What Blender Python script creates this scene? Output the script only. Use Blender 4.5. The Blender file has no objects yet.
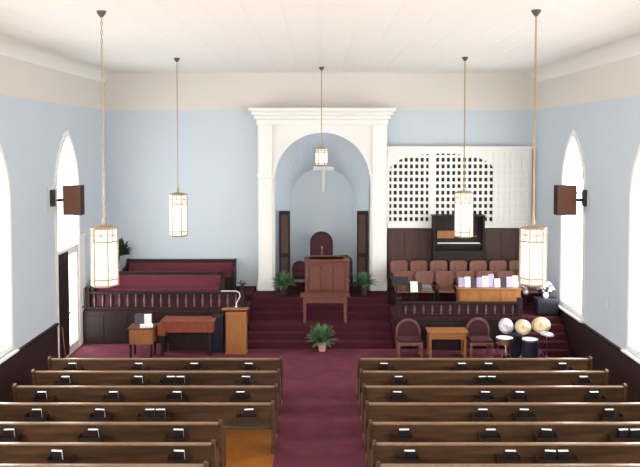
import bpy, bmesh, math, random
from mathutils import Vector, Matrix
random.seed(7)
PI = math.pi
scene = bpy.context.scene
C = scene.collection

# ------------------------------------------------------------------ camera
F = 760.0; PITCH = math.radians(2.5); CAMZ = 5.5
PPY = 142 + F * math.tan(PITCH)
def ray(px, py):
    dx = (px - 320) / F; dy = (PPY - py) / F
    cp, sp = math.cos(PITCH), math.sin(PITCH)
    return Vector((dx, cp + dy * sp, -sp + dy * cp))
def at(px, py, Y):
    d = ray(px, py); d = d * (Y / d.y)
    return Vector((d.x, Y, CAMZ + d.z))
def atz(px, py, z):
    d = ray(px, py); d = d * ((z - CAMZ) / d.z)
    return Vector((d.x, d.y, z))
cam = bpy.data.cameras.new('camera'); co = bpy.data.objects.new('camera', cam); C.objects.link(co)
co.location = (0, 0, CAMZ); co.rotation_euler = (PI / 2 - PITCH, 0, 0)
cam.sensor_width = 36; cam.lens = F / 640 * 36; cam.shift_y = -(233.5 - PPY) / 640
cam.clip_end = 200
scene.camera = co

# ------------------------------------------------------------------ materials
def lin(c):
    return tuple(((v / 255) / 12.92 if v / 255 <= .04045 else ((v / 255 + .055) / 1.055) ** 2.4) for v in c)
MATS = {}
def mat(name, rgb, rough=.6, metal=0, var=.0, scale=6, bump=0, bscale=60, emit=0, spec=.5, stretch=None):
    m = bpy.data.materials.new(name); m.use_nodes = True; nt = m.node_tree
    b = nt.nodes['Principled BSDF']; c = lin(rgb)
    b.inputs['Base Color'].default_value = (*c, 1); b.inputs['Roughness'].default_value = rough
    b.inputs['Metallic'].default_value = metal; b.inputs['Specular IOR Level'].default_value = spec
    tc = nt.nodes.new('ShaderNodeTexCoord')
    mp = nt.nodes.new('ShaderNodeMapping'); nt.links.new(tc.outputs['Object'], mp.inputs[0])
    if stretch: mp.inputs['Scale'].default_value = stretch
    if var:
        n = nt.nodes.new('ShaderNodeTexNoise'); n.inputs['Scale'].default_value = scale; n.inputs['Detail'].default_value = 4
        nt.links.new(mp.outputs[0], n.inputs['Vector'])
        r = nt.nodes.new('ShaderNodeValToRGB')
        r.color_ramp.elements[0].position = .3; r.color_ramp.elements[1].position = .7
        r.color_ramp.elements[0].color = (*[v * (1 - var) for v in c], 1)
        r.color_ramp.elements[1].color = (*[min(1, v * (1 + var)) for v in c], 1)
        nt.links.new(n.outputs['Fac'], r.inputs[0]); nt.links.new(r.outputs[0], b.inputs['Base Color'])
    if bump:
        n2 = nt.nodes.new('ShaderNodeTexNoise'); n2.inputs['Scale'].default_value = bscale
        nt.links.new(mp.outputs[0], n2.inputs['Vector'])
        bp = nt.nodes.new('ShaderNodeBump'); bp.inputs['Strength'].default_value = bump; bp.inputs['Distance'].default_value = .01
        nt.links.new(n2.outputs['Fac'], bp.inputs['Height']); nt.links.new(bp.outputs[0], b.inputs['Normal'])
    if emit:
        b.inputs['Emission Color'].default_value = (*c, 1); b.inputs['Emission Strength'].default_value = emit
    MATS[name] = m
    return m
def paint_wall(name, low, high, zc):
    m = mat(name, low, .75, bump=.15, bscale=25); nt = m.node_tree; b = nt.nodes['Principled BSDF']
    g = nt.nodes.new('ShaderNodeNewGeometry'); s = nt.nodes.new('ShaderNodeSeparateXYZ'); nt.links.new(g.outputs['Position'], s.inputs[0])
    mr = nt.nodes.new('ShaderNodeMapRange'); mr.inputs['From Min'].default_value = zc - .02; mr.inputs['From Max'].default_value = zc + .02
    nt.links.new(s.outputs['Z'], mr.inputs['Value'])
    mx = nt.nodes.new('ShaderNodeMix'); mx.data_type = 'RGBA'
    mx.inputs[6].default_value = (*lin(low), 1); mx.inputs[7].default_value = (*lin(high), 1)
    nt.links.new(mr.outputs[0], mx.inputs[0]); nt.links.new(mx.outputs[2], b.inputs['Base Color'])
    return m
def board_bump(m, axis, pitch, strength, dist=.01):
    """adds grooves every `pitch` metres along the world axis"""
    nt = m.node_tree; b = nt.nodes['Principled BSDF']
    g = nt.nodes.new('ShaderNodeNewGeometry'); s = nt.nodes.new('ShaderNodeSeparateXYZ'); nt.links.new(g.outputs['Position'], s.inputs[0])
    d = nt.nodes.new('ShaderNodeMath'); d.operation = 'DIVIDE'; d.inputs[1].default_value = pitch; nt.links.new(s.outputs[axis], d.inputs[0])
    f = nt.nodes.new('ShaderNodeMath'); f.operation = 'FRACT'; nt.links.new(d.outputs[0], f.inputs[0])
    pp = nt.nodes.new('ShaderNodeMath'); pp.operation = 'PINGPONG'; pp.inputs[1].default_value = .5; nt.links.new(f.outputs[0], pp.inputs[0])
    mr = nt.nodes.new('ShaderNodeMapRange'); mr.inputs['From Max'].default_value = .08; nt.links.new(pp.outputs[0], mr.inputs['Value'])
    bp = nt.nodes.new('ShaderNodeBump'); bp.inputs['Strength'].default_value = strength; bp.inputs['Distance'].default_value = dist
    nt.links.new(mr.outputs[0], bp.inputs['Height']); nt.links.new(bp.outputs[0], b.inputs['Normal'])

WIN = 10.3
M_wall = paint_wall('wall paint', (199, 210, 220), (220, 215, 208), 6.46)
M_ceil = mat('ceiling boards', (236, 234, 229), .7); board_bump(M_ceil, 'X', .62, .35, .02)
M_niche = mat('niche paint', (200, 212, 222), .7)
M_white = mat('white paint', (238, 237, 233), .5)
M_floor = mat('honey floor', (168, 104, 44), .35, var=.25, scale=3, stretch=(1, 8, 1)); board_bump(M_floor, 'Y', .09, .3, .004)
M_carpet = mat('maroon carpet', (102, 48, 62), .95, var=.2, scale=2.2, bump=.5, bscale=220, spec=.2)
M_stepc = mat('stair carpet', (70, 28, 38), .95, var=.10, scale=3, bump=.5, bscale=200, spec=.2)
M_wains = mat('wainscot wood', (40, 23, 24), .5, var=.2, scale=3, stretch=(3, 3, .5)); board_bump(M_wains, 'Y', .14, .5)
M_dark = mat('dark wood', (34, 21, 21), .6, spec=.3, var=.25, scale=4, stretch=(4, 4, 1))
M_pew = mat('pew wood', (74, 52, 34), .4, var=.6, scale=2.0, stretch=(.7, 5, 5), spec=.5)
M_railglint = mat('window-lit pew rail', (120, 90, 64), .3, var=.18, scale=4, spec=.6)  # pew wood in a lighter colour that carries the window glint along the top
M_rack = mat('rack wood', (44, 30, 22), .45)
M_oak = mat('oak', (152, 98, 50), .45, var=.18, scale=5, stretch=(6, 6, 1))
M_redw = mat('reddish wood', (102, 56, 44), .45, var=.2, scale=4, stretch=(5, 5, 1))
M_spin = mat('spindle wood', (104, 84, 88), .4)
M_orange = mat('orange wood', (128, 62, 40), .4, var=.2, scale=4, stretch=(5, 5, 1))
M_marood = mat('deep maroon velvet', (62, 18, 28), .8, bump=.2, bscale=150)
M_choir = mat('choir seat wood', (118, 78, 66), .45, var=.2, scale=4, stretch=(5, 5, 1))
M_panel = mat('panelling wood', (70, 44, 38), .55, var=.2, scale=3, stretch=(4, 4, .7))
M_maroon = mat('maroon upholstery', (94, 26, 42), .8, var=.12, scale=4, bump=.2, bscale=150)
M_black = mat('black', (22, 22, 26), .45)
M_navy = mat('navy', (28, 32, 52), .35)
M_paper = mat('paper', (240, 240, 238), .8)
M_lav = mat('lavender paper', (178, 166, 200), .8)
M_grey = mat('grey cloth', (138, 128, 128), .9)
M_pale = mat('pale cymbal', (205, 200, 206), .45, metal=.2)
M_silver = mat('chrome', (215, 215, 220), .2, metal=1)
M_brass = mat('brass', (176, 150, 108), .35, metal=.6)
M_bronze = mat('lantern frame', (170, 150, 122), .45, metal=.3)
M_cym = mat('cymbal bronze', (222, 206, 164), .4, metal=.2)
M_leaf = mat('leaf', (86, 124, 84), .5, var=.55, scale=9)
M_leafd = mat('dark leaf', (40, 66, 36), .5, var=.4, scale=9)
M_pot = mat('pink pot', (206, 160, 152), .6)
M_potd = mat('dark pot', (52, 42, 42), .6)
M_brownsp = mat('speaker cloth', (116, 78, 62), .9, bump=.4, bscale=300)
M_flow = mat('lilac blossom', (196, 168, 200), .8, var=.25, scale=14)
M_flw = mat('white blossom', (232, 220, 232), .8)
M_cover = mat('hymnal cover', (34, 30, 34), .5)
M_glass = mat('window daylight', (255, 255, 252), .3, emit=WIN)
M_lampu = mat('lantern upper glass', (240, 230, 218), .3, emit=.6)
M_lamp = mat('lantern glass', (255, 250, 240), .3, emit=.95)
M_plate = mat('plate', (205, 212, 216), .5)
M_steel = mat('cast iron', (88, 84, 84), .5, metal=.3)

# ------------------------------------------------------------------ helpers
class MB:
    def __init__(s): s.bm = bmesh.new()
    def box(s, x0, x1, y0, y1, z0, z1, rot=None, piv=None):
        vs = [s.bm.verts.new((x, y, z)) for x in (x0, x1) for y in (y0, y1) for z in (z0, z1)]
        for q in ((0, 1, 3, 2), (4, 6, 7, 5), (0, 4, 5, 1), (2, 3, 7, 6), (0, 2, 6, 4), (1, 5, 7, 3)):
            s.bm.faces.new([vs[i] for i in q])
        if rot is not None:
            bmesh.ops.rotate(s.bm, verts=vs, cent=Vector(piv or ((x0 + x1) / 2, (y0 + y1) / 2, (z0 + z1) / 2)), matrix=rot)
        return s
    def tube(s, a, b, r0, r1=None, n=10):
        a = Vector(a); b = Vector(b); r1 = r0 if r1 is None else r1
        d = (b - a).normalized(); u = d.orthogonal().normalized(); v = d.cross(u)
        A = [s.bm.verts.new(a + (u * math.cos(2 * PI * i / n) + v * math.sin(2 * PI * i / n)) * r0) for i in range(n)]
        B = [s.bm.verts.new(b + (u * math.cos(2 * PI * i / n) + v * math.sin(2 * PI * i / n)) * r1) for i in range(n)]
        for i in range(n): s.bm.faces.new((A[i], A[(i + 1) % n], B[(i + 1) % n], B[i]))
        s.bm.faces.new(A[::-1]); s.bm.faces.new(B)
        return s
    def path(s, pts, r, n=8):
        for i in range(len(pts) - 1): s.tube(pts[i], pts[i + 1], r, n=n)
        for p in pts[1:-1]: s.ball(p, r, 6)
        return s
    def lathe(s, prof, c=(0, 0, 0), n=20, rot=None):
        c = Vector(c); rings = []; allv = []
        for r, z in prof:
            ring = [Vector((max(r, .0005) * math.cos(2 * PI * i / n), max(r, .0005) * math.sin(2 * PI * i / n), z)) for i in range(n)]
            if rot is not None: ring = [rot @ p for p in ring]
            rings.append([s.bm.verts.new(p + c) for p in ring])
        for a, b in zip(rings, rings[1:]):
            for i in range(n): s.bm.faces.new((a[i], a[(i + 1) % n], b[(i + 1) % n], b[i]))
        s.bm.faces.new(rings[0][::-1]); s.bm.faces.new(rings[-1])
        return s
    def ball(s, c, r, n=10, sc=(1, 1, 1)):
        m = Matrix.Translation(Vector(c)) @ Matrix.Diagonal((*sc, 1))
        bmesh.ops.create_uvsphere(s.bm, u_segments=n, v_segments=max(4, n // 2 + 1), radius=r, matrix=m); return s
    def prism(s, outline, d0, d1, plane='YZ'):
        def P(u, v, w):
            return {'YZ': (w, u, v), 'XZ': (u, w, v), 'XY': (u, v, w)}[plane]
        A = [s.bm.verts.new(P(u, v, d0)) for u, v in outline]; B = [s.bm.verts.new(P(u, v, d1)) for u, v in outline]
        n = len(outline)
        for i in range(n): s.bm.faces.new((A[i], A[(i + 1) % n], B[(i + 1) % n], B[i]))
        s.bm.faces.new(A[::-1]); s.bm.faces.new(B)
        return s
    def flat(s, loops, d0, d1, plane='XZ'):
        """filled outline with holes, given thickness"""
        cu = bpy.data.curves.new('t', 'CURVE'); cu.dimensions = '2D'; cu.fill_mode = 'BOTH'; cu.extrude = abs(d1 - d0) / 2
        for lp in loops:
            sp = cu.splines.new('POLY'); sp.points.add(len(lp) - 1); sp.use_cyclic_u = True
            for p, (u, v) in zip(sp.points, lp): p.co = (u, v, 0, 1)
        o = bpy.data.objects.new('t', cu); C.objects.link(o)
        dg = bpy.context.evaluated_depsgraph_get(); me = bpy.data.meshes.new_from_object(o.evaluated_get(dg))
        bpy.data.objects.remove(o); bpy.data.curves.remove(cu)
        mid = (d0 + d1) / 2
        for v in me.vertices:
            u, w, z = v.co
            v.co = {'YZ': (z + mid, u, w), 'XZ': (u, z + mid, w), 'XY': (u, w, z + mid)}[plane]
        me.materials.clear()
        s.bm.from_mesh(me); bpy.data.meshes.remove(me)
        bmesh.ops.remove_doubles(s.bm, verts=s.bm.verts, dist=1e-5)
        return s
    def build(s, name, m, parent=None, loc=None, bevel=0, smooth=False):
        bmesh.ops.recalc_face_normals(s.bm, faces=s.bm.faces)
        me = bpy.data.meshes.new(name); s.bm.to_mesh(me); s.bm.free()
        me.materials.append(m)
        if smooth:
            for p in me.polygons: p.use_smooth = True
        o = bpy.data.objects.new(name, me); C.objects.link(o)
        if parent: o.parent = parent
        if loc is not None: o.location = loc
        if bevel:
            b = o.modifiers.new('bevel', 'BEVEL'); b.width = bevel; b.segments = 2; b.limit_method = 'ANGLE'
        return o
def tag(o, label, cat, group=None):
    o['label'] = label; o['category'] = cat
    if group: o['group'] = group
    return o
def thing(name, label, cat, loc=(0, 0, 0), rz=0, group=None):
    o = bpy.data.objects.new(name, None); C.objects.link(o); o.empty_display_size = .1
    o.location = loc; o.rotation_euler = (0, 0, rz)
    return tag(o, label, cat, group)
def struct(o): o['kind'] = 'structure'; return o
def dup(o, parent=None):
    c = o.copy(); C.objects.link(c); c.parent = parent
    for ch in list(o.children): dup(ch, c)
    return c
def RX(a): return Matrix.Rotation(a, 3, 'X')
def RY(a): return Matrix.Rotation(a, 3, 'Y')
def RZ(a): return Matrix.Rotation(a, 3, 'Z')

def gothic(c, w, z0, zs, za, n=10):
    h = za - zs; k = (h * h - w * w) / (2 * w); r = k + w
    a1 = math.atan2(h, k)
    R = [(c - k + r * math.cos(a1 * i / n), zs + r * math.sin(a1 * i / n)) for i in range(n + 1)]
    L = [(2 * c - u, v) for u, v in R[:-1]][::-1]
    return [(c - w, z0), (c + w, z0)] + R + L
def arch(c, w, z0, zs, n=24):
    return [(c - w, z0), (c + w, z0)] + [(c + w * math.cos(PI * i / n), zs + w * math.sin(PI * i / n)) for i in range(n + 1)]

# ------------------------------------------------------------------ room shell
WX = 6.5; YF = 23.1; YB = -3.0; HC = 7.6
struct(MB().box(-WX - .3, WX + .3, YB - .3, YF + 1.6, -.2, 0).build('floor', M_floor))
struct(MB().box(-WX - .3, WX + .3, YB - .3, YF + .3, HC, HC + .2).build('ceiling', M_ceil))
WINC = [19.45, 14.95, 10.2, 5.4, .6]  # the last ones, towards the back, are unseen windows added for light
WW, ZS, ZA = .86, 4.2, 5.72
def side_wall(sgn, name, z0s):
    loops = [[(YB - .3, 0), (YF + .3, 0), (YF + .3, HC), (YB - .3, HC)]]
    for c, z0 in zip(WINC, z0s): loops.append(gothic(c, WW, z0, ZS, ZA))
    x = sgn * WX
    struct(MB().flat(loops, x, x + sgn * .3, 'YZ').build(name, M_wall))
side_wall(-1, 'wall_left', [.02, 1.2, 1.2, 1.2, 1.2])
side_wall(1, 'wall_right', [1.2] * 5)
NX = .07
struct(MB().flat([[(-WX, 0), (NX - 1.415, 0)] + [(NX - 1.415, 4.36)] + [(NX + 1.415 * math.cos(PI - PI * i / 24), 4.36 + 1.415 * math.sin(PI * i / 24)) for i in range(1, 24)] + [(NX + 1.415, 4.36), (NX + 1.415, 0), (WX, 0), (WX, HC), (-WX, HC)]], YF, YF + .3, 'XZ').build('wall_front', M_wall))
bl = [[(-WX, 0), (WX, 0), (WX, HC), (-WX, HC)]]
for c in (-4, 0, 4): bl.append(gothic(c, 1.2, 3.6, 5.6, 7.1))
struct(MB().flat(bl, YB - .3, YB, 'XZ').build('wall_back', M_wall))

wn = [0]
def window(sgn, c, z0, zfrom=None):
    wn[0] += 1
    x = sgn * WX; xi, xo = (x - sgn * .04), (x + sgn * .12)
    o = struct(MB().flat([gothic(c, WW + .05, z0 - .05, ZS, ZA + .09), gothic(c, WW - .04, z0 + .04, ZS, ZA - .06)], xi, xo, 'YZ').build('window_%d' % wn[0], M_white))
    MB().flat([gothic(c, WW - .03, z0 + .03, ZS, ZA - .05)], x + sgn * .1, x + sgn * .12, 'YZ').build('window_pane', M_glass, o)
    m = MB().box(min(x + sgn * .05, x + sgn * .09), max(x + sgn * .05, x + sgn * .09), c - .02, c + .02, z0 + .05, ZS + .9)
    for zz in (z0 + (ZS - z0) * .5, ZS):
        m.box(min(x + sgn * .05, x + sgn * .09), max(x + sgn * .05, x + sgn * .09), c - WW + .05, c + WW - .05, zz - .02, zz + .02)
    m.build('mullion', M_white, o)
    if z0 > 1:
        xs = sorted((x + sgn * .02, x - sgn * .12))
        MB().box(xs[0], xs[1], c - WW - .14, c + WW + .14, z0 - .13, z0 - .08).build('window_sill', M_white, o)
    return o
for s in (1, -1):
    for i, c in enumerate(WINC):
        if s < 0 and i == 0: continue
        window(s, c, 1.2)
for c in (-4, 0, 4):  # unseen rear windows behind the camera, added to brighten the room
    wn[0] += 1
    o = struct(MB().flat([gothic(c, 1.3, 3.5, 5.6, 7.25), gothic(c, 1.12, 3.68, 5.6, 7.0)], YB - .1, YB + .04, 'XZ').build('window_%d' % wn[0], M_white))
    MB().flat([gothic(c, 1.15, 3.65, 5.6, 7.02)], YB - .1, YB - .08, 'XZ').build('window_pane', M_glass, o)
# left side entrance: pointed fanlight above a pair of leaves
c = WINC[0]
d = struct(MB().flat([gothic(c, WW + .05, .02, ZS, ZA + .09), gothic(c, WW - .04, .021, ZS, ZA - .06)], -WX - .12, -WX + .05, 'YZ').build('door_1', M_white))
MB().flat([[(c - WW + .03, 2.78), (c + WW - .03, 2.78)] + gothic(c, WW - .03, 2.78, ZS, ZA - .05)[2:]], -WX - .12, -WX - .10, 'YZ').build('fanlight_pane', M_glass, d)
MB().box(-WX - .12, -WX + .02, c - .83, c + .83, 2.7, 2.78).build('transom_bar', M_white, d)
l = MB().box(-WX - .08, -WX + .03, c - .81, c - .03, .03, 2.7).build('door_leaf', M_dark, d)
mb = MB()
for z0, z1 in ((.25, 1.1), (1.3, 2.45)):
    mb.box(-WX + .03, -WX + .045, c - .72, c - .12, z0, z1)
mb.build('panel', M_dark, l, bevel=.01)
MB().ball((-WX + .07, c - .1, 1.12), .035).build('door_knob', M_brass, l)
l = MB().flat([[(c - .02, .03), (c + .81, .03), (c + .81, 2.7), (c - .02, 2.7)], [(c + .06, .2), (c + .73, .2), (c + .73, 2.58), (c + .06, 2.58)]], -WX - .08, -WX + .02, 'YZ').build('door_leaf', M_white, d)
MB().box(-WX - .05, -WX - .03, c + .04, c + .75, .18, 2.6).build('glass_pane', M_glass, l)
MB().box(-WX + .002, -WX + .05, c + .915, c + 1.3, .02, 2.95).box(-WX + .002, -WX + .07, c + .9, c + 1.33, 2.95, 3.0).build('side_casing', M_white, d)

# wainscot (dark boards) and cap rails
tn = [0]
def trim(mb, m, label):
    tn[0] += 1; o = struct(mb.build('trim_%d' % tn[0], m)); return o
for s in (-1, 1):
    for (y0, y1) in (((YB, 18.53), (20.46, 20.5)) if s < 0 else ((YB, YF),)):
        xs = sorted((s * WX, s * (WX - .04)))
        trim(MB().box(xs[0], xs[1], y0, y1, 0, 1.0), M_wains, '')
        xs = sorted((s * WX, s * (WX - .075)))
        trim(MB().box(xs[0], xs[1], y0, y1, 1.0, 1.05), M_dark, '')
# ceiling cove
for s in (-1, 1):
    pts = [(s * WX, HC - .32)] + [(s * (WX - .32 + .32 * math.cos(a * PI / 16)), HC - .32 + .32 * math.sin(a * PI / 16)) for a in range(0, 9)] + [(s * WX, HC)]
    pts = [(s * WX, HC), (s * WX, HC - .32)] + [(s * (WX - .32 * (1 - math.cos(a * PI / 16))), HC - .32 * (1 - math.sin(a * PI / 16))) for a in range(1, 9)]
    trim(MB().prism(pts, YB, YF, 'XZ'), M_ceil, '')

# niche shell
def nprof(w, z0, zs, Y, n=24):
    return [Vector((NX + w, Y, z0))] + [Vector((NX + w * math.cos(PI * i / n), Y, zs + w * math.sin(PI * i / n))) for i in range(n + 1)] + [Vector((NX - w, Y, z0))]
ob = bmesh.new()
def nloft(bm, profs):
    rows = [[bm.verts.new(p) for p in pr] for pr in profs]
    for a, b in zip(rows, rows[1:]):
        for i in range(len(a) - 1): bm.faces.new((a[i], a[i + 1], b[i + 1], b[i]))
    bm.faces.new(rows[-1]); return rows
mb = MB(); mb.bm.free(); mb.bm = ob
nloft(ob, [nprof(1.415, .9, 4.36, 22.66), nprof(1.415, .9, 4.36, 22.95), nprof(1.0, .9, 3.68, 24.15)])
niche = struct(mb.build('niche', M_niche))
for s, pa, pb, nm in ((-1, 279, 290, 'left'), (1, 357, 368, 'right')):   # tall dark panels standing in the niche
    a = at(pa, 211, 22.92); b = at(pb, 211, 22.92); hw = (b.x - a.x) / 2; hh = a.z - 1.053
    t = thing('tall_panel', 'tall narrow dark wooden panel standing inside the niche on the %s' % nm, 'panel', ((a.x + b.x) / 2, 22.95, 1.053), -s * .06, 'tall dark niche panels')
    MB().box(-hw, hw, -.02, .06, 0, hh).build('board', M_dark, t, bevel=.008)
    for z0, z1 in ((.14, .95), (1.08, hh - .12)):
        MB().box(-hw + .06, hw - .06, -.035, -.02, z0, z1).build('raised_panel', M_panel, t, bevel=.008)

# arch surround
srd = thing('arch_surround', 'white classical surround with pilasters and cornice framing the arched niche', 'arch', (NX, 22.62, 1.05))
def L(o): return lambda x, y, z: (x - o.location.x, y - o.location.y, z - o.location.z)
ol = [(-1.93, 0), (-1.415, 0), (-1.415, 3.31)] + [(1.415 * math.cos(PI - PI * i / 28), 3.31 + 1.415 * math.sin(PI * i / 28)) for i in range(1, 28)] + [(1.415, 3.31), (1.415, 0), (1.93, 0), (1.93, 5.12), (-1.93, 5.12)]
MB().flat([ol], .06, .475, 'XZ').build('arch_panel', M_white, srd)
for s in (-1, 1):
    x = s * 1.69
    p = MB().box(x - .2, x + .2, -.02, .07, .0, 4.95).build('pilaster', M_white, srd, bevel=.01)
    MB().box(x - .25, x + .25, -.06, .07, 0, .3).box(x - .23, x + .23, -.04, .07, .3, .38).build('pilaster_base', M_white, p, bevel=.012)
    MB().box(x - .23, x + .23, -.05, .07, 3.36, 3.42).box(x - .25, x + .25, -.07, .07, 3.42, 3.5).build('capital', M_white, p, bevel=.012)
rg = [(1.5 * math.cos(PI * i / 28), 3.31 + 1.5 * math.sin(PI * i / 28)) for i in range(29)] + [(1.42 * math.cos(PI - PI * i / 28), 3.31 + 1.42 * math.sin(PI * i / 28)) for i in range(29)]
MB().flat([rg], .0, .07, 'XZ').build('archivolt', M_white, srd)
MB().box(-1.96, 1.96, -.03, .475, 4.95, 5.12).box(-2.03, 2.03, -.1, .475, 5.12, 5.24).box(-2.1, 2.1, -.17, .475, 5.24, 5.34).box(-2.17, 2.17, -.24, .475, 5.34, 5.46).build('cornice', M_white, srd, bevel=.02)

# carpet
yc = atz(320, 357, .9).y
pew_y = [atz(320, v, .9).y for v in (357.8, 370.5, 385.3, 402.2, 421.5, 441.9, 463.3)]
Y0 = pew_y[0] + .75
tag(MB().prism([(-.80, 2), (.80, 2), (.80, Y0), (6.44, Y0), (6.44, 19.18), (5.4, 19.18), (5.4, 19.93), (-1.96, 19.93), (-1.96, 20.44), (-6.42, 20.44), (-6.44, Y0), (-.80, Y0)], 0.001, .014, 'XY').build('carpet', M_carpet),
    'maroon carpet runner down the aisle spreading in front of the steps', 'carpet')

# platforms and steps
def plat(name, m, *bxs):
    mb = MB()
    for b in bxs: mb.box(*b)
    return struct(mb.build(name, m, bevel=.015))
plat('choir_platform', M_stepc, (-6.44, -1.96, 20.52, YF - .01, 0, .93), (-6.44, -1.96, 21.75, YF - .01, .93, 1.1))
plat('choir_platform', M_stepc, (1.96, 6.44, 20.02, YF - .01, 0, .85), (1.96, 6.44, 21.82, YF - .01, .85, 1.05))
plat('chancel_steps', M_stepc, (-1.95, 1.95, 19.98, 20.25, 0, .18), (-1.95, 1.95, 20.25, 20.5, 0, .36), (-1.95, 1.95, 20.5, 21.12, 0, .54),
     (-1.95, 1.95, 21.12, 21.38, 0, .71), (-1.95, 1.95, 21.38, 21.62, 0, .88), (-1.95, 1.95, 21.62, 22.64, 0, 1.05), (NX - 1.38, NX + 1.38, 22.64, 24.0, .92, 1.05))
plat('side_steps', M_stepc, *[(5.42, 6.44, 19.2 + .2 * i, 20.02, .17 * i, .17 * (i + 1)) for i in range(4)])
# dark panelled platform face on the left and its counterpart on the right
for (x0, x1, y, z1) in ((-6.44, -1.97, 20.5, .9), (1.97, 5.4, 20.0, .8)):
    mb = MB().box(x0, x1, y - .03, y + .015, 0.016, z1)
    n = int((x1 - x0) / .6); w = (x1 - x0) / n
    for i in range(n): mb.box(x0 + i * w + .08, x0 + (i + 1) * w - .08, y - .045, y - .03, .15, z1 - .12)
    tn[0] += 1; struct(mb.build('trim_%d' % tn[0], M_dark))

# ------------------------------------------------------------------ balustrades
def balustrade(x0, x1, y, zb, ztop, n, label):
    t = thing('balustrade', label, 'railing', ((x0 + x1) / 2, y, zb)); h = ztop - zb; hw = (x1 - x0) / 2
    MB().box(-hw, hw, -.06, .06, h - .07, h).build('top_rail', M_dark, t, bevel=.012)
    MB().box(-hw, hw, -.045, .045, 0, .06).build('bottom_rail', M_dark, t, bevel=.008)
    MB().box(-hw, hw, .045, .06, .02, h - .06).build('fabric_panel', M_marood, t)
    hs = h - .13
    for i in range(n):
        x = -hw + (i + .5) * 2 * hw / n
        MB().lathe([(.022, .06), (.022, .06 + hs * .12), (.014, .06 + hs * .16), (.034, .06 + hs * .4), (.02, .06 + hs * .75), (.014, .06 + hs * .84), (.022, .06 + hs * .88), (.022, .06 + hs)], (x, 0, 0), 10).build('spindle', M_spin, t, smooth=True)
    for x in (-hw - .06, hw + .06):
        MB().box(x - .06, x + .06, -.06, .06, 0, h + .08).box(x - .075, x + .075, -.075, .075, h + .08, h + .11).build('newel_post', M_dark, t, bevel=.008)
    return t
zl = at(160, 291.5, 20.58).z; zr = at(470, 302, 20.08).z
balustrade(-6.28, -2.18, 20.6, .932, zl, 18, 'dark spindled railing in front of the maroon choir pews')
balustrade(2.16, 5.26, 20.1, .852, zr, 13, 'dark spindled railing behind the small table and drums')

# ------------------------------------------------------------------ choir pews (left)
def choir_pew(x0, x1, y, zb, ht, label):
    t = thing('choir_pew', label, 'pew', ((x0 + x1) / 2, y, zb), 0, 'maroon choir pews'); hw = (x1 - x0) / 2
    MB().box(-hw, hw, 0, .05, .3, ht, RX(math.radians(-5)), (0, 0, .4)).build('back', M_dark, t)
    MB().box(-hw + .02, hw - .02, -.06, -.005, .46, ht - .06, RX(math.radians(-5)), (0, 0, .4)).build('back_cushion', M_maroon, t, bevel=.02)
    MB().box(-hw, hw, -.46, .02, .38, .42).box(-hw, hw, -.44, -.41, .05, .38).build('seat', M_dark, t)
    MB().box(-hw + .02, hw - .02, -.47, -.06, .42, .49).build('seat_cushion', M_maroon, t, bevel=.02)
    MB().box(-hw, hw, .02, .14, ht - .01, ht + .035).build('top_rail', M_dark, t, bevel=.01)
    for s in (-1, 1):
        MB().prism([(-.48, 0), (.1, 0), (.16, ht + .05), (.02, ht + .05), (-.08, .72), (-.48, .66)], s * (hw + .03) - .03, s * (hw + .03) + .03, 'YZ').build('pew_end', M_dark, t, bevel=.01)
zc1 = at(170, 272, 21.4).z; zc2 = at(170, 259.5, 22.7).z
choir_pew(-5.75, -2.58, 22.65, 1.102, zc2 - 1.102 - .03, 'taller maroon cushioned choir pew against the left front wall')
choir_pew(-6.2, -2.78, 21.4, .932, zc1 - .932 - .03, 'maroon cushioned choir pew in front, just behind the left railing')

# ------------------------------------------------------------------ foliage
def frond_mesh(n, length, up, droop, w, seed, leaflets=True, r0=.03):
    rnd = random.Random(seed); mb = MB(); bm = mb.bm
    for k in range(n):
        a = 2 * PI * k / n + rnd.uniform(-.3, .3); el = rnd.uniform(.25, 1.35)
        Lh = length * rnd.uniform(.65, 1.1); d = Vector((math.cos(a), math.sin(a), 0)); side = Vector((-math.sin(a), math.cos(a), 0))
        pts = []
        N = 8
        for i in range(N + 1):
            t = i / N
            pts.append(d * (r0 + Lh * math.cos(el) * t) + Vector((0, 0, up * Lh * math.sin(el) * t - droop * Lh * t * t)))
        if not leaflets:
            prev = None
            for i, p in enumerate(pts):
                ww = w * math.sin(PI * min(.98, .08 + i / N * .92)) + .004
                cur = (bm.verts.new(p - side * ww), bm.verts.new(p + Vector((0, 0, -ww * .3))), bm.verts.new(p + side * ww))
                if prev:
                    bm.faces.new((prev[0], prev[1], cur[1], cur[0])); bm.faces.new((prev[1], prev[2], cur[2], cur[1]))
                prev = cur
        else:
            for i in range(1, N + 1):
                p = pts[i]; q = pts[i - 1]; t = i / N; ww = w * (1.1 - .8 * t)
                dr = (p - q)
                for sgn in (-1, 1):
                    for f in (0, .5):
                        b0 = q + dr * f; b1 = b0 + dr * .42
                        tip = b0 + dr * .7 + side * sgn * ww + Vector((0, 0, rnd.uniform(-.03, .02)))
                        bm.faces.new((bm.verts.new(b0), bm.verts.new(tip), bm.verts.new(b1)))
                s2 = side * .006
                bm.faces.new((bm.verts.new(q - s2), bm.verts.new(q + s2), bm.verts.new(p + s2), bm.verts.new(p - s2)))
    return mb
def potted(name, label, cat, loc, pr, ph, n, ln, up, droop, w, seed, pm, lm, leaflets=True):
    t = thing(name, label, cat, loc)
    MB().lathe([(pr * .68, 0), (pr * .95, ph * .8), (pr * 1.08, ph * .8), (pr * 1.08, ph), (pr * .95, ph), (pr * .9, ph * .88)], n=18).build('pot', pm, t)
    MB().lathe([(pr * .9, ph * .82), (pr * .9, ph * .88)], n=14).build('soil', M_potd, t)
    mb = frond_mesh(n, ln, up, droop, w, seed, leaflets)
    fo = mb.build('foliage', lm, t); fo.location = (0, 0, ph * .9)
    return t
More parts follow.
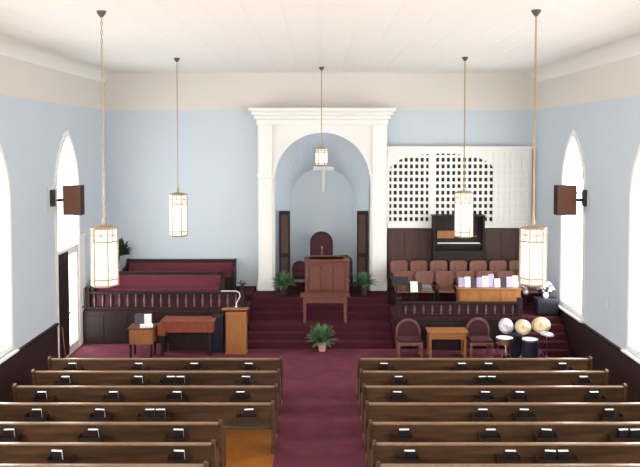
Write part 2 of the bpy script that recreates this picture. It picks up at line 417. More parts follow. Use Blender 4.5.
potted('potted_fern', 'bushy fern in a pink pot on the carpet before the centre steps', 'plant', (at(322, 346, 19.75).x, 19.75, .015), .13, .26, 130, .47, 1.5, .45, .11, 3, M_pot, M_leaf)
potted('potted_fern', 'leafy fern on the platform left of the pulpit', 'plant', (-1.05, 21.95, 1.052), .13, .3, 120, .42, 1.45, .45, .12, 4, M_potd, M_leaf)
potted('potted_fern', 'leafy fern on the platform right of the pulpit', 'plant', (1.27, 21.95, 1.052), .13, .3, 120, .42, 1.45, .45, .12, 5, M_potd, M_leaf)
# corner plant behind the choir pew
t = potted('corner_plant', 'tall dark green plant in the front left corner beside the back choir pew', 'plant', (-6.12, 22.6, 1.102), .16, .35, 110, .40, 1.7, .35, .07, 8, M_potd, M_leafd, False)
for ch in t.children:
    if ch.name.startswith('foliage'): ch.location = (.14, 0, 1.0)
MB().tube((0, 0, .3), (.14, 0, 1.1), .025, .02).build('stem', M_dark, t)
# urn plant on the railing post
zt = zl + .113
t = potted('urn_plant', 'small dark plant in an urn on the railing post left of the steps', 'plant', (-2.12, 20.6, zt), .055, .09, 16, .16, 1.2, .4, .035, 9, M_potd, M_leafd, False)

# ------------------------------------------------------------------ pulpit, table, chairs, cross
px_ = at(327, 300, 21.85).x
t = thing('pulpit', 'wide reddish-brown wooden pulpit in front of the niche', 'pulpit', (px_, 21.9, 1.052))
zt = at(327, 258, 21.7).z - 1.052
MB().box(-.56, .56, -.25, .25, .1, zt - .09).build('body', M_redw, t, bevel=.01)
MB().box(-.63, .63, -.3, .3, 0, .1).build('plinth', M_redw, t, bevel=.015)
mb = MB()
for i in range(3): mb.box(-.5 + i * .345, -.19 + i * .345, -.268, -.25, .2, zt - .2)
mb.build('front_panel', M_redw, t, bevel=.01)
for x in (-.59, .59): MB().box(x - .045, x + .045, -.28, -.2, .1, zt - .09).build('corner_post', M_redw, t, bevel=.01)
MB().box(-.66, .66, -.31, .31, zt - .09, zt - .03).build('cornice', M_redw, t, bevel=.012)
MB().box(-.5, .5, -.24, .28, zt - .01, zt + .03, RX(math.radians(-12))).build('reading_desk', M_redw, t, bevel=.01)
t = thing('microphone', 'thin tan microphone on the pulpit top', 'microphone', (at(322, 252, 21.75).x, 21.75, 1.052 + zt + .08))
MB().lathe([(.05, 0), (.05, .012), (.01, .02)]).build('base', M_black, t)
MB().tube((0, 0, .015), (0, 0, .2), .008).build('stem', M_brass, t)
MB().ball((0, 0, .22), .025, 10, (1, 1, 1.4)).build('head', M_brass, t)

t = thing('communion_table', 'reddish wooden table on the step landing in front of the pulpit', 'table', (at(325, 296, 20.8).x, 20.82, .542))
MB().box(-.68, .68, -.24, .24, .72, .765).build('tabletop', M_redw, t, bevel=.01)
MB().box(-.6, .6, -.2, .2, .55, .72).build('apron', M_redw, t, bevel=.006)
for sx in (-1, 1):
    for sy in (-1, 1):
        MB().box(sx * .56 - .04, sx * .56 + .04, sy * .17 - .04, sy * .17 + .04, 0, .55).build('leg', M_redw, t, bevel=.008)

def throne(name, label, loc, w, ht, cat='chair', arched=True, group=None, rz=0, frame=None, cush=None):
    fr = frame or M_dark; cu = cush or M_maroon
    t = thing(name, label, cat, loc, rz, group); hw = w / 2
    zs = ht - hw
    MB().flat([arch(0, hw, .3, zs, 16), arch(0, hw - .055, .44, zs, 16)], 0.2, .27, 'XZ').build('back_frame', fr, t, bevel=.008)
    MB().flat([arch(0, hw - .05, .44, zs, 16)], .18, .25, 'XZ').build('back_cushion', cu, t, bevel=.012)
    MB().box(-hw, hw, -.28, .24, .34, .42).build('seat_frame', fr, t, bevel=.01)
    MB().box(-hw + .02, hw - .02, -.27, .18, .42, .49).build('seat_cushion', cu, t, bevel=.02)
    for sx in (-1, 1):
        for y in (-.24, .23):
            MB().box(sx * (hw - .035) - .03, sx * (hw - .035) + .03, y - .03, y + .03, 0, .35).build('leg', fr, t, bevel=.006)
    return t
zt = at(322, 231.5, 23.1).z
throne('throne_chair', 'tall dark arched throne chair upholstered in maroon inside the niche', (at(321.5, 245, 23.1).x, 22.9, 1.052), .70, zt - 1.052, cush=M_marood)
throne('pulpit_chair', 'small dark arched chair right of the tall throne', (.76, 22.85, 1.052), .46, at(345, 255, 23.05).z - 1.052, group='small pulpit chairs', cush=M_marood)
throne('pulpit_chair', 'small dark arched chair left of the tall throne', (-.62, 22.85, 1.052), .46, at(302, 261, 23.05).z - 1.052, group='small pulpit chairs', cush=M_marood)

za = at(323.5, 168.5, 24.1)
t = thing('wall_cross', 'white wooden cross on the back wall of the niche', 'cross', (za.x, 24.12, at(323, 192, 24.1).z))
h = at(323, 156, 24.1).z - t.location.z; ya = za.z - t.location.z
MB().box(-.055, .055, -.05, .015, 0, h).build('upright', M_white, t, bevel=.008)
MB().box(-.33, .33, -.055, .01, ya - .06, ya + .06).build('crossbar', M_white, t, bevel=.008)

# ------------------------------------------------------------------ organ screen and panelling
YS = 22.86
def P(px, py, Y=YS): p = at(px, py, Y); return p.x, p.z
xl, zb = P(387.5, 226); xr, zt = P(532, 148.5)
t = thing('organ_screen', 'white lattice organ screen with arched opening on the right front wall', 'screen', ((xl + xr) / 2, YS, zb))
ox, oz = t.location.x, t.location.z
def loc(px, py): a, b = P(px, py); return a - ox, b - oz
W2 = (xr - xl) / 2; H = zt - zb
xa0, _ = loc(389.5, 160); xa1, _ = loc(494, 160); _, zspr = loc(440, 172); _, zpk = loc(440, 153.5); _, zlo = loc(440, 223)
ca = (xa0 + xa1) / 2; wa = (xa1 - xa0) / 2
archl = [(xa0, zlo), (xa1, zlo)] + [(ca + wa * math.cos(PI * i / 24), zspr + (zpk - zspr) * math.sin(PI * i / 24) ** .8) for i in range(25)]
MB().flat([[(-W2, 0), (W2, 0), (W2, H), (-W2, H)], archl], .0, .08, 'XZ').build('arch_panel', M_white, t)
MB().box(-W2 - .04, W2 + .04, -.05, .1, H - .02, H + .07).build('top_moulding', M_white, t, bevel=.012)
MB().box(-W2, W2, -.03, .02, -.06, .05).build('bottom_rail', M_white, t, bevel=.008)
mb = MB(); pitch = .163; x = xa0
cols = [loc(388.0 + 5.43 * i, 0)[0] for i in range(8)] + [loc(436.2 + 5.43 * i, 0)[0] for i in range(11)]
for x in cols: mb.box(x - .034, x + .034, .01, .05, zlo, zpk)
rows = [loc(0, 222.5 - 6.6 * i)[1] for i in range(11)]
for z in rows: mb.box(xa0, xa1, .012, .052, z - .04, z + .04)
mb.build('lattice', M_white, t)
xp, _ = loc(432.8, 0)
MB().box(xp - .09, xp + .09, -.01, .07, 0, zpk).build('centre_post', M_white, t, bevel=.006)
# right-hand blind lattice over solid white
mb = MB(); x0, _ = loc(495.5, 0); x1, _ = loc(530, 0)
n = 7
for i in range(n):
    xx = x0 + (x1 - x0) * i / (n - 1); mb.box(xx - .03, xx + .03, -.05, .0, .1, H - .12)
for z in rows: mb.box(x0, x1, -.045, .0, z - .035, z + .035)
mb.build('blind_lattice', M_white, t)
MB().box(xa0 - .02, xa1 + .02, .16, .2, .02, H - .02).build('chamber_shade', M_black, t)  # black sheet painted in for the darkness of the organ chamber

zbp = 1.06
xl2, zt2 = P(388, 226.5); xr2, _ = P(532.5, 227)
t = thing('wall_panelling', 'dark wood panelling below the white lattice screen', 'panelling', ((xl2 + xr2) / 2, YS, zbp)); hw = (xr2 - xl2) / 2
MB().box(-hw, hw, .06, .2, 0, zt2 - zbp - .07).build('backboard', M_panel, t)
n = 9; w = 2 * hw / n
for i in range(n):
    MB().box(-hw + i * w + .035, -hw + (i + 1) * w - .035, .035, .062, .1, zt2 - zbp - .17).build('panel', M_panel, t, bevel=.008)
# console cabinet in the middle
xo0, zo1 = P(433, 216.5, 22.5); xo1, zo0 = P(484, 252, 22.5)
t = thing('organ_console', 'dark wooden organ cabinet raised in front of the lattice screen', 'organ', ((xo0 + xo1) / 2, 22.6, 1.052)); hw = (xo1 - xo0) / 2; h1 = zo1 - 1.052; h0 = zo0 - 1.052
MB().box(-hw, hw, .05, .2, 0, h1).build('case_back', M_dark, t, bevel=.006)
for x in (-hw + .03, hw - .03): MB().box(x - .03, x + .03, -.2, .05, .0, h1).build('cheek', M_dark, t, bevel=.006)
MB().box(-hw - .02, hw + .02, -.22, .2, h1, h1 + .04).build('lid', M_dark, t, bevel=.008)
MB().box(-hw + .06, hw - .06, -.18, .05, 0, h0 + .05).build('case_front', M_dark, t)
k = MB().box(-hw + .06, hw - .06, -.2, .05, h0 + .2, h0 + .26).build('key_desk', M_dark, t)
MB().box(-hw + .14, hw - .14, -.19, -.02, h0 + .261, h0 + .28).build('keys', M_paper, k)
MB().box(-hw + .14, -.1, .0, .03, h0 + .4, h0 + .62).build('music_rack', M_oak, t)
for i in range(6):
    MB().tube((.1 + i * .09, .05, h0 + .45), (.1 + i * .09, .0, h0 + .45), .018).build('stop_knob', M_brass, t)

# ------------------------------------------------------------------ choir chairs on the right
def choir_chair():
    t = thing('choir_chair', '', 'chair')
    MB().prism([(-.255, .42), (.255, .42), (.255, .86), (.235, .92), (.18, .95), (-.18, .95), (-.235, .92), (-.255, .86)], .17, .205, 'XZ').build('backrest', M_choir, t, bevel=.01)
    MB().box(-.24, .24, -.25, .17, .40, .445).build('seat', M_choir, t, bevel=.015)
    for sx in (-1, 1):
        MB().box(sx * .245 - .02, sx * .245 + .02, -.22, .2, .58, .61).build('armrest', M_dark, t, bevel=.006)
        for y in (-.2, .18): MB().box(sx * .235 - .02, sx * .235 + .02, y - .02, y + .02, 0, .58 if y < 0 else .42).build('leg', M_dark, t)
    return t
proto = choir_chair(); first = True
ordn = ['first', 'second', 'third', 'fourth', 'fifth', 'sixth', 'seventh', 'eighth', 'ninth', 'tenth', 'eleventh', 'twelfth', 'thirteenth', 'fourteenth']
for r, (y, z, n, x0) in enumerate(((22.12, 1.052, 7, 2.33), (21.45, .852, 7, 2.4))):
    for i in range(n):
        o = proto if first else dup(proto); first = False
        o.location = (x0 + i * .585, y, z); o['group'] = 'wooden choir chairs'
        o['label'] = 'wooden choir chair, %s from the arch in the %s row' % (ordn[i], ('back', 'front')[r])

# cabinet with folders
zcab = at(488, 288.5, 20.5).z - .852
t = thing('low_cabinet', 'low light-wood cabinet behind the right railing', 'cabinet', (at(489, 290, 20.6).x, 20.68, .852))
MB().box(-.84, .84, -.2, .2, .06, zcab - .03).build('body', M_oak, t, bevel=.008)
MB().box(-.88, .88, -.24, .24, zcab - .03, zcab).build('top', M_oak, t, bevel=.008)
MB().box(-.82, .82, -.18, .18, 0, .06).build('plinth', M_dark, t)
for i in range(3): MB().box(-.8 + i * .54, -.28 + i * .54, -.215, -.2, .1, zcab - .07).build('door', M_oak, t, bevel=.006)
zf = .852 + zcab + .001
fm = [(M_lav, 'lavender'), (M_paper, 'white'), (M_navy, 'navy'), (M_lav, 'lavender'), (M_paper, 'white'), (M_lav, 'lavender'), (M_paper, 'white'), (M_navy, 'navy'), (M_lav, 'lavender'), (M_paper, 'white')]
xc = at(489, 290, 20.6).x
for i, (m, nm) in enumerate(fm):
    x = xc - .74 + i * .164; hh = random.uniform(.22, .36); tilt = random.uniform(-.25, -.12)
    t = thing('music_folder', '%s music folder standing on the low cabinet, %s from the left' % (nm, ordn[i]), 'folder', (x, 20.66 + random.uniform(-.03, .03), zf), random.uniform(-.15, .15), 'music folders on the low cabinet')
    MB().box(-.077, .077, -.012, -.004, 0.006, hh, RX(tilt), (0, 0, 0)).box(-.077, .077, .008, .016, .006, hh, RX(tilt), (0, 0, 0)).build('cover', m, t)
    MB().box(-.072, .072, -.004, .008, .006, hh - .008, RX(tilt), (0, 0, 0)).build('pages', M_paper, t)
    
# music stands in the choir
for (px, py, side) in ((400, 281, 'nearer the arch'), (414, 287, 'farther from the arch')):
    p = at(px, py, 20.9)
    t = thing('music_stand', 'black music stand behind the right railing, %s' % side, 'music stand', (p.x, 20.9, .852), 0, 'black music stands'); h = p.z - .852
    for k in range(3):
        a = PI / 2 + k * 2 * PI / 3; MB().path([(0, 0, .18), (.2 * math.cos(a), .2 * math.sin(a), .008)], .007).build('leg', M_black, t)
    MB().tube((0, 0, .15), (0, 0, h), .01).build('pole', M_black, t)
    MB().box(-.22, .22, .0, .015, h - .13, h + .13, RX(math.radians(-25))).build('desk', M_black, t)
p = at(412, 290, 20.86)
tag(MB().box(-.1, .1, -.05, -.045, 0, .3, RX(math.radians(-25))).build('sheet_music', M_paper, None, (at(414, 287, 20.9).x, 20.93, at(414, 292, 20.9).z)), 'pale sheet of music on the stand farther from the arch', 'sheet music')
# grey folded cloth lying on a front row chair
bm = MB(); 
for i in range(4): bm.box(-.2 + i * .01, .2 - i * .012, -.16, .14, .035 * i, .035 * i + .033)
tag(bm.build('folded_cloth', M_grey, None, (2.4 + .585 * 1, 21.42, .852 + .447), bevel=.014), 'grey folded cloth on the second chair of the front choir row', 'cloth')

# ------------------------------------------------------------------ right corner: amplifier with bouquets
t = thing('equipment_case', 'black equipment case at the top of the right wall steps', 'case', (6.1, 20.35, .852))
hcase = at(555, 299, 20.2).z - .852
MB().box(-.28, .28, -.2, .2, .03, hcase).build('case', M_navy, t, bevel=.012)
MB().box(-.25, .25, -.215, -.2, .06, hcase - .06).build('front_grille', M_black, t, bevel=.006)
for sx in (-.22, .22):
    for sy in (-.15, .15): MB().tube((sx, sy, 0), (sx, sy, .03), .025).build('foot', M_black, t)
def bouquet(label, loc, seed, r):
    rnd = random.Random(seed)
    t = thing('flower_arrangement', label, 'flowers', loc, 0, 'lilac flower arrangements')
    MB().lathe([(.05, 0), (.08, .06), (.06, .13), (.075, .17), (.065, .17), (.05, .12)], n=16).build('vase', M_white, t)
    f = MB(); g = MB()
    for i in range(60):
        v = Vector((rnd.gauss(0, 1), rnd.gauss(0, 1), abs(rnd.gauss(0, .9)))).normalized() * r * rnd.uniform(.6, 1)
        v.x *= 1.15
        (f if rnd.random() < .6 else g).ball((v.x, v.y, .2 + v.z * 1.1), rnd.uniform(.03, .05), 6, (1, 1, .7))
    f.build('lilac_blossoms', M_flow, t); g.build('white_blossoms', M_flw, t)
    m = frond_mesh(22, r * 1.0, 1.1, .3, .02, seed, False).build('leaves', M_leafd, t); m.location = (0, 0, .15)
bouquet('lilac and white flowers in a vase on the black case by the right wall', (6.1, 20.38, .852 + hcase + .001), 21, .22)
t = thing('plant_stand', 'dark round stand under the inner flower arrangement', 'stand', (5.74, 21.05, .852))
MB().lathe([(.16, 0), (.16, .02), (.03, .05), (.03, .36), (.15, .38), (.15, .41)], n=18).build('pedestal', M_dark, t)
bouquet('lilac and white flowers in a vase on the dark stand behind the railing end', (5.74, 21.05, .852 + .411), 22, .2)

# ------------------------------------------------------------------ floor level right: arched chairs, small table, drums
throne('arched_chair', 'arched wooden chair with maroon back left of the small oak table', (at(408.5, 330, 19.4).x, 19.25, .015), .64, at(408, 318.5, 19.5).z - .015, frame=M_choir, cush=M_marood, group='arched wooden chairs')
throne('arched_chair', 'arched wooden chair with maroon back between the oak table and drums', (at(478.5, 330, 19.4).x, 19.25, .015), .60, at(478, 317.5, 19.5).z - .015, frame=M_choir, cush=M_marood, group='arched wooden chairs')
xa = at(426.5, 330, 19.2).x; xb = at(466.5, 330, 19.2).x; zt = at(446, 328.5, 19.3).z - .015
t = thing('side_table', 'small light oak table between the two arched chairs', 'table', ((xa + xb) / 2, 19.2, .015)); hw = (xb - xa) / 2
MB().box(-hw, hw, -.26, .26, zt - .04, zt).build('tabletop', M_oak, t, bevel=.01)
MB().box(-hw + .05, hw - .05, -.22, .22, zt - .2, zt - .04).build('apron', M_oak, t, bevel=.005)
for sx in (-1, 1):
    for sy in (-1, 1): MB().box(sx * (hw - .07) - .03, sx * (hw - .07) + .03, sy * .19 - .03, sy * .19 + .03, 0, zt - .2).build('leg', M_oak, t, bevel=.006)
MB().box(-hw + .1, hw - .1, .17, .2, .12, zt - .2).build('back_board', M_dark, t)

YD = 18.65
def drum(name, label, cx, Y, z0, z1, r, shell, stand=True):
    t = thing(name, label, 'drum', (cx, Y, .015), 0, 'drum kit')
    MB().lathe([(r, z0), (r, z1)], n=28).build('shell', shell, t, smooth=False)
    MB().lathe([(r + .012, z1 - .03), (r + .012, z1 + .008), (r - .008, z1 + .008), (r - .008, z1)], n=28).build('rim', M_silver, t)
    MB().lathe([(r - .01, z1), (r - .01, z1 + .003)], n=28).build('drumhead', M_paper, t)
    for k in range(3):
        a = PI / 6 + k * 2 * PI / 3
        MB().path([(r * .6 * math.cos(a), r * .6 * math.sin(a), z0), ((r + .05) * math.cos(a), (r + .05) * math.sin(a), .01)], .012).build('leg', M_silver, t)
    return t
def cymbal(name, label, px, py, Y, r, tx, ty, m):
    p = at(px, py, Y)
    t = thing(name, label, 'cymbal', (p.x, Y, .015), 0, 'drum kit'); h = p.z - .015
    R = RY(ty) @ RX(tx)
    MB().lathe([(r, 0), (r * .5, .02), (r * .2, .03), (r * .16, .05), (.02, .06), (.02, .05), (r * .2, .022), (r * .5, .012), (r - .002, -.004)], (0, 0, h), 32, R).build('cymbal_disc', m, t, smooth=True)
    MB().tube((0, 0, .2), (0, 0, h - .002), .011).build('pole', M_silver, t)
    for k in range(3):
        a = PI / 2 + k * 2 * PI / 3
        MB().path([(0, 0, .3), (.2 * math.cos(a), .2 * math.sin(a), .01)], .01).build('leg', M_silver, t)
    return t
p = at(504, 337, 18.55); drum('snare_drum', 'white-topped snare drum at the left of the drum kit', p.x, 18.5, p.z - .16, p.z - .02, .21, M_silver)
p = at(530, 339, 18.5); drum('floor_tom', 'navy floor drum with a white head in the middle of the kit', p.x, 18.5, .2, p.z - .02, .2, M_navy)
t = thing('bass_drum', 'navy bass drum lying on its side behind the smaller drums', 'drum', (at(519, 343, 18.95).x, 19.17, .015), 0, 'drum kit')
MB().lathe([(.28, -.2), (.28, .2)], (0, 0, .3), 32, RX(PI / 2)).build('shell', M_navy, t)
for y in (-.2, .2):
    MB().lathe([(.295, -.02), (.295, .02), (.27, .02), (.27, -.02)], (0, y, .3), 32, RX(PI / 2)).build('hoop', M_black, t)
for sx in (-1, 1): MB().tube((sx * .24, 0, .2), (sx * .32, 0, .005), .012).build('spur', M_silver, t)
cymbal('crash_cymbal', 'cream crash cymbal tilted toward the pews in the middle of the kit', 523, 327, 18.58, .2, 1.0, -.1, M_cym)
cymbal('ride_cymbal', 'larger tan cymbal tilted at the right of the drum kit', 541, 325, 18.7, .23, .75, -.35, M_cym)
cymbal('flat_cymbal', 'small pale cymbal lying nearly flat at the right edge of the kit', 547, 334, 18.3, .17, .15, .1, M_pale)
cymbal('splash_cymbal', 'silver cymbal standing steeply at the left of the drum kit', 506, 326, 18.85, .2, 1.15, .5, M_pale)
# ------------------------------------------------------------------ floor level left: organ, desk, lectern
YL = 19.5
x0 = at(160, 325, YL).x; x1 = at(215, 325, YL).x; zt = at(190, 318.5, YL).z - .015; zm = at(190, 333, YL - .3).z - .015
t = thing('spinet_piano', 'low reddish-orange wooden piano in front of the left platform', 'piano', ((x0 + x1) / 2, YL, .015)); hw = (x1 - x0) / 2
MB().box(-hw + .1, hw, -.28, .28, zm, zt - .04).build('case', M_orange, t, bevel=.012)
MB().box(-hw + .1, hw + .03, -.31, .31, zt - .04, zt).build('lid', M_orange, t, bevel=.01)
MB().prism([(-hw, zm - .08), (-hw + .2, zm - .08), (-hw + .2, zt - .02), (-hw + .12, zt + .02), (-hw - .02, zt - .1)], -.31, .31, 'XZ').build('cheek', M_orange, t, bevel=.02)
for sx in (-1, 1):
    for y in (-.2, .2): MB().box(sx * (hw - .1) - .04, sx * (hw - .1) + .04, y - .04, y + .04, 0, zm).build('leg', M_dark, t, bevel=.006)
MB().box(-hw + .2, hw - .16, .1, .16, .05, zm).build('back_board', M_dark, t)
x0 = at(129, 330, 19.1).x; x1 = at(155, 330, 19.1).x; zt = at(145, 326, 19.15).z - .015
t = thing('writing_desk', 'small brown wooden desk left of the low piano', 'desk', ((x0 + x1) / 2, 19.2, .015)); hw = (x1 - x0) / 2
MB().box(-hw, hw, -.28, .28, zt - .04, zt).build('desktop', M_redw, t, bevel=.01)
MB().box(-hw + .04, hw - .04, -.25, .25, zt - .42, zt - .04).build('drawer_case', M_oak, t, bevel=.006)
MB().box(-hw + .1, hw - .1, -.262, -.25, zt - .36, zt - .09).build('drawer', M_oak, t)
for sx in (-1, 1):
    for y in (-.22, .22): MB().box(sx * (hw - .07) - .025, sx * (hw - .07) + .025, y - .025, y + .025, 0, zt - .42).build('leg', M_dark, t, bevel=.005)
z0 = zt + .016
tag(MB().box(-.16, .16, -.11, .11, 0, .04, RZ(.2)).box(-.15, .15, -.1, .1, .04, .055, RZ(.35)).build('paper_stack', M_paper, None, ((x0 + x1) / 2 + .12, 19.08, z0)), 'white papers stacked on the small brown desk', 'papers')
t = thing('navy_binder', 'dark binder standing open behind the papers on the desk', 'binder', ((x0 + x1) / 2 - .02, 19.36, z0), .2)
MB().box(-.22, .0, -.01, .01, 0.004, .27, RX(-.25), (0, 0, 0)).box(0, .22, -.01, .01, 0.004, .27, RX(-.25), (0, 0, 0)).build('cover', M_navy, t)
MB().box(.02, .2, -.018, -.011, .01, .25, RX(-.25), (0, 0, 0)).build('pages', M_paper, t)
xa = at(226.5, 330, 19.75).x; xb = at(248, 330, 19.75).x
t = thing('lectern', 'plain light oak lectern at the left foot of the steps', 'lectern', ((xa + xb) / 2, 19.6, .015)); hw = (xb - xa) / 2; zt = at(237, 308.5, 19.6).z - .015
MB().box(-hw + .02, hw - .02, -.17, .17, .05, zt - .05).build('body', M_oak, t, bevel=.008)
MB().box(-hw, hw, -.19, .19, 0, .05).build('base', M_oak, t, bevel=.008)
MB().box(-hw - .08, hw + .03, -.22, .24, zt - .03, zt + .01, RX(math.radians(-8))).build('reading_top', M_oak, t, bevel=.008)
p = Vector(((xa + xb) / 2, 19.56, .015 + zt + .045))
def W(px, py): q = at(px, py, 19.56); return Vector((q.x, 19.56, q.z)) - p
t = thing('gooseneck_microphone', 'pale bent gooseneck microphone on the oak lectern', 'microphone', p)
MB().lathe([(.035, 0), (.035, .015), (.012, .03)]).build('base', M_paper, t)
MB().path([(0, 0, .02), W(236.5, 303), W(240, 296.5), W(239.5, 293), W(236, 291), W(230, 291)], .012).build('neck', M_paper, t)
MB().tube(W(230, 291), W(221, 291), .016).build('head', M_plate, t)
t = thing('floor_monitor', 'black floor loudspeaker standing left of the oak lectern', 'speaker', (at(218.5, 340, 19.75).x, 19.75, .015)); zt = at(220, 315, 19.7).z - .015
MB().box(-.15, .15, -.15, .15, .0, zt).build('cabinet', M_black, t, bevel=.012)
MB().box(-.13, .13, -.16, -.15, .05, zt - .05).build('grille', M_navy, t)

# thin pole by the left door
p0 = atz(65.5, 355, .02); 
t = thing('leaning_pole', 'thin tan pole with a white foot by the left side door', 'pole', (-6.2, 18.35, .016))
MB().lathe([(.05, 0), (.05, .03), (.02, .1)]).build('foot', M_white, t)
MB().tube((0, 0, .05), (-.1, .05, .95), .014).build('shaft', M_oak, t)

# ------------------------------------------------------------------ pews
def pew(x0, x1, y, rack_x, label):
    t = thing('pew', label, 'pew', ((x0 + x1) / 2, y, 0), 0, 'wooden pews'); hw = (x1 - x0) / 2; cx = (x0 + x1) / 2
    A = RX(math.radians(4))
    MB().box(-hw, hw, -.012, .02, .50, .87, RX(math.radians(5)), (0, 0, .45)).build('backrest', M_pew, t)
    MB().box(-hw, hw, -.085, .0, .865, .9).build('top_rail', M_railglint, t, bevel=.01)
    MB().box(-hw, hw, -.01, .44, .41, .45).build('seat', M_pew, t, bevel=.01)
    for sx in (-1, 1):
        e = sx * (hw + .028)
        prof = [(-.07, 0), (.42, 0), (.43, .06), (.40, .3), (.45, .44), (.44, .58), (.38, .64), (.2, .66), (.07, .74), (.03, .9), (-.02, .945), (-.08, .945), (-.12, .91), (-.11, .86), (-.06, .6), (-.05, .3)]
        MB().prism(prof, e - .028, e + .028, 'YZ').build('pew_end', M_pew, t, bevel=.008)
    for fx in (-.33, .33):
        MB().box(fx * hw * 2 * .5 - .02, fx * hw * 2 * .5 + .02, .02, .38, 0, .41).build('leg', M_pew, t)
    for rx, q in rack_x:
        r = rx - cx
        b = MB().box(r - q, r + q, -.19, -.05, .60, .615).box(r - q, r + q, -.2, -.188, .60, .70).box(r - q - .012, r - q, -.2, -.04, .6, .73).box(r + q, r + q + .012, -.2, -.04, .6, .73)
        b.build('book_rack', M_rack, t)
    return t
hy = thing('hymnal', '', 'book')
MB().box(-.085, .085, -.028, -.023, 0, .2).box(-.085, .085, .023, .028, 0, .2).box(-.085, -.08, -.028, .028, 0, .2).build('cover', M_cover, hy)
MB().box(-.08, .078, -.023, .023, .005, .196).build('pages', M_paper, hy)
firsth = True
LEFT = [[73, 140, 193, 248], [65, 140, 165, 187, 244], [45, 113, 176, 240], [37, 101, 144, 167, 247], [9, 91, 177], [61, 180], []]
RIGHT = [[386, 460, 490, 563], [398, 480, 493, 581], [398, 483, 517, 595], [482, 525, 611], [401, 489, 546, 622, 634], [407, 508, 548, 564], []]
rown = ['front row', 'second row', 'third row', 'fourth row', 'fifth row', 'sixth row', 'nearest row']
for side, BL in (('left', LEFT), ('right', RIGHT)):
    for i, y in enumerate(pew_y):
        py = 142 + 4.6 * F / y
        xs = []
        for px in BL[i]:
            xs.append(at(px, py + 3, y - .1).x)
        if side == 'left':
            x0, x1 = -5.72, (-.86 if i < 4 else -1.66)
        else:
            x0, x1 = .86, 5.72
        xs = [min(max(v, x0 + .3), x1 - .3) for v in xs]
        # merge close books into one rack
        racks = []
        for v in sorted(xs):
            if racks and v - racks[-1][-1] < .5: racks[-1].append(v)
            else: racks.append([v])
        ext = ', shorter than the rows ahead' if side == 'left' and i >= 4 else ''
        pew(x0, x1, y, [(sum(r) / len(r), .17 if len(r) == 1 else .1 + .1 * len(r)) for r in racks], 'brown wooden pew, %s of the %s block%s' % (rown[i], side, ext))
        allb = []
        for r in racks:
            c = sum(r) / len(r)
            if len(r) == 1: allb.append((c + random.uniform(-.05, .05)))
            else:
                allb += [c + (k - (len(r) - 1) / 2) * .19 for k in range(len(r))]
        fromaisle = sorted(allb, key=abs)
        for k, v in enumerate(fromaisle):
            o = hy if firsth else dup(hy); firsth = False
            o.location = (v, y - .1, .632); o.rotation_euler = (math.radians(14), 0, random.uniform(-.12, .12)); o['group'] = 'hymnals in the pew racks'
            o['label'] = 'dark hymnal with white page edges, %s from aisle, %s, %s pews' % (ordn[k], rown[i], side)

# ------------------------------------------------------------------ pendant lanterns
def lantern(label, loc_top, ztop, zbot, r):
    """hexagonal lantern on a chain; origin at the ceiling"""
    t = thing('pendant_lantern', label, 'lamp', loc_top, PI / 6, 'hanging church lanterns')
    zc = loc_top[2]; h1 = ztop - zc; h0 = zbot - zc; H = h1 - h0
    MB().lathe([(.02, -.1), (.06, -.05), (.075, -.02), (.075, 0)], n=16).build('canopy', M_steel, t, smooth=True)
    mb = MB(); z = -.09; k = 0
    while z > h1 + .05:
        n = 8; pts = []
        for q in range(n):
            a = 2 * PI * q / n; u = .014 * math.cos(a); w = .042 * math.sin(a)
            pts.append(Vector((u, 0, z - .04 + w)) if k % 2 else Vector((0, u, z - .04 + w)))
        for q in range(n): mb.tube(pts[q], pts[(q + 1) % n], .0065, n=4)
        z -= .07; k += 1
    mb.build('chain', M_brass, t)
    def hexpt(rr, z): return [Vector((rr * math.cos(PI / 3 * q + PI / 6), rr * math.sin(PI / 3 * q + PI / 6), z)) for q in range(6)]
    zg1 = h1 - H * .03; zg0 = h0 + H * .04
    MB().lathe([(.015, h1 + .14), (.03, h1 + .08), (.025, h1 + .02), (r * .6, h1), (r * .97, zg1), (r * .97, zg1 - .02)], n=6, rot=RZ(PI / 6)).build('crown', M_bronze, t)
    zmid = zg1 - H * .22; zlow = zg0 + H * .1
    for nm, za_, zb_, mm in (('glass_panels', zlow, zmid, M_lamp), ('upper_glass', zmid, zg1, M_lampu), ('lower_glass', zg0, zlow, M_lampu)):
        g = MB()
        A = [g.bm.verts.new(v) for v in hexpt(r * .93, za_)]; B = [g.bm.verts.new(v) for v in hexpt(r * .93, zb_)]
        for q in range(6): g.bm.faces.new((A[q], A[(q + 1) % 6], B[(q + 1) % 6], B[q]))
        g.bm.faces.new(A); g.bm.faces.new(B)
        g.build(nm, mm, t)
    f = MB()
    a0 = hexpt(r * .95, zg0); a1 = hexpt(r * .95, zg1)
    for q in range(6): f.tube(a0[q], a1[q], .015, n=6)
    for z in (zg0, zlow, zmid, zg1):
        hp = hexpt(r * .95, z)
        for q in range(6): f.tube(hp[q], hp[(q + 1) % 6], .014, n=6)
    tr = f
    for q in range(6):   # small pierced cross motif in the upper band of each face
        hp = hexpt(r * .95, 0); m = (hp[q] + hp[(q + 1) % 6]) / 2; e = (hp[(q + 1) % 6] - hp[q]) * .3
        zc2 = (zmid + zg1) / 2
        tr.tube(m + Vector((0, 0, zmid)), m + Vector((0, 0, zg1)), .008, n=6)
        tr.tube(m - e + Vector((0, 0, zc2)), m + e + Vector((0, 0, zc2)), .012, n=6)
    f.build('frame', M_bronze, t)
    MB().lathe([(r * .95, zg0 + .005), (r * .8, zg0 - .03), (r * .3, h0)], n=6, rot=RZ(PI / 6)).build('bottom_cap', M_bronze, t)
    return t
def lamp(label, px, y0, y1, Y, w):
    a = at(px, y0, Y); b = at(px, y1, Y)
    lantern(label, (a.x, Y, HC - .001), a.z, b.z, w / 2)
Yn = at(320, 10, 1).z; 
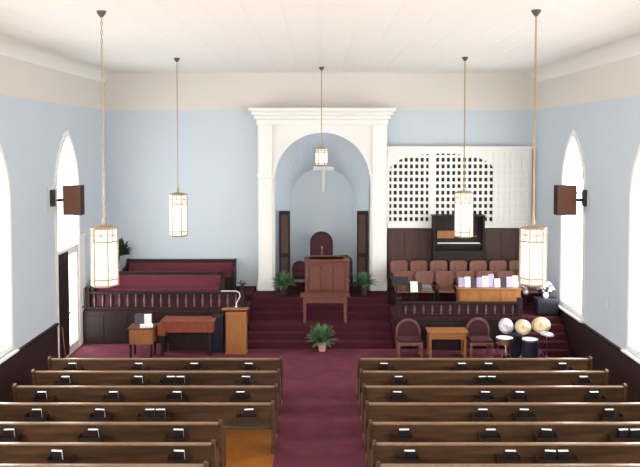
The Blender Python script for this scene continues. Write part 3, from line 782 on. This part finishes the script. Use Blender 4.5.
def yceil(px, py):
    d = ray(px, py); return d.y * (HC - CAMZ) / d.z
lamp('hexagonal glass lantern on a chain, nearest on the left', 104, 226, 287, yceil(100, 11), .46)
lamp('hexagonal glass lantern on a chain, nearest on the right', 533.5, 226, 286, yceil(537, 10), .44)
lamp('hexagonal glass lantern on a chain before the front left wall', 178, 193, 237, yceil(177, 58), .47)
lamp('hexagonal glass lantern on a chain before the white lattice screen', 464, 191, 238, yceil(464, 57), .47)
lamp('small lantern on a chain hanging before the arched niche', 321.5, 148, 165.5, 21.4, .36)

# ------------------------------------------------------------------ wall speakers, plate
for s, px0, px1, nm in ((-1, 62, 81, 'left'), (1, 557.5, 577, 'right')):
    Y = 18.45
    a = at(px0, 185.5, Y); b = at(px1, 215.5, Y)
    t = thing('wall_loudspeaker', 'brown box loudspeaker bracketed in front of the %s pointed opening' % nm, 'speaker', ((a.x + b.x) / 2, Y, b.z), 0, 'brown wall loudspeakers'); hw = (b.x - a.x) / 2; h = a.z - b.z
    MB().box(-hw, hw, .02, .3, 0, h).build('cabinet', M_dark, t, bevel=.01)
    MB().box(-hw + .01, hw - .01, 0, .02, .01, h - .01).build('grille', M_brownsp, t, bevel=.006)
    xw = s * WX - t.location.x
    xs = sorted((s * hw, xw - s * .002))
    MB().box(xs[0], xs[1], .12, .16, h * .45, h * .55).box(min(xw - s * .025, xw - s * .002), max(xw - s * .025, xw - s * .002), .07, .13, h * .3, h * .7).build('bracket', M_black, t)
    q = (50.0 if s < 0 else 587.0); Yw = 18.05
    d0 = ray(q, 198); Yw = d0.y * (WX / abs(d0.x))
    zc = at(q, 198, Yw).z
    t = thing('wall_speaker', 'small black speaker over a plate standing for its shadow on the %s wall' % nm, 'speaker', (s * WX, Yw, zc), 0, 'small black wall speakers')
    xs = sorted((-s * .03, -s * .003)); MB().box(xs[0], xs[1], -.22, .22, -.32, .28).build('shadow_plate', M_plate, t, bevel=.008)  # pale plate shaped to stand for the greyish shadow around the speaker
    xs = sorted((-s * .1, -s * .031)); MB().box(xs[0], xs[1], -.1, .1, -.2, .2).build('cabinet', M_black, t, bevel=.01)
d0 = ray(608, 304); Yw = d0.y * (WX / d0.x); zc = at(608, 304, Yw).z
t = thing('wall_plate', 'small pale switch plate low on the right wall between windows', 'switch', (WX, Yw, zc))
MB().box(-.02, -.002, -.06, .06, -.09, .09).build('plate', M_plate, t, bevel=.004)
MB().box(-.03, -.02, -.012, .012, -.03, .03).build('toggle', M_white, t)

# ------------------------------------------------------------------ world and view
w = bpy.data.worlds.new('world'); scene.world = w; w.use_nodes = True
w.node_tree.nodes['Background'].inputs[0].default_value = (.8, .9, 1, 1); w.node_tree.nodes['Background'].inputs[1].default_value = 1.0
vs = scene.view_settings; vs.view_transform = 'Standard'; vs.look = 'None'; vs.gamma = 1; vs.exposure = 0
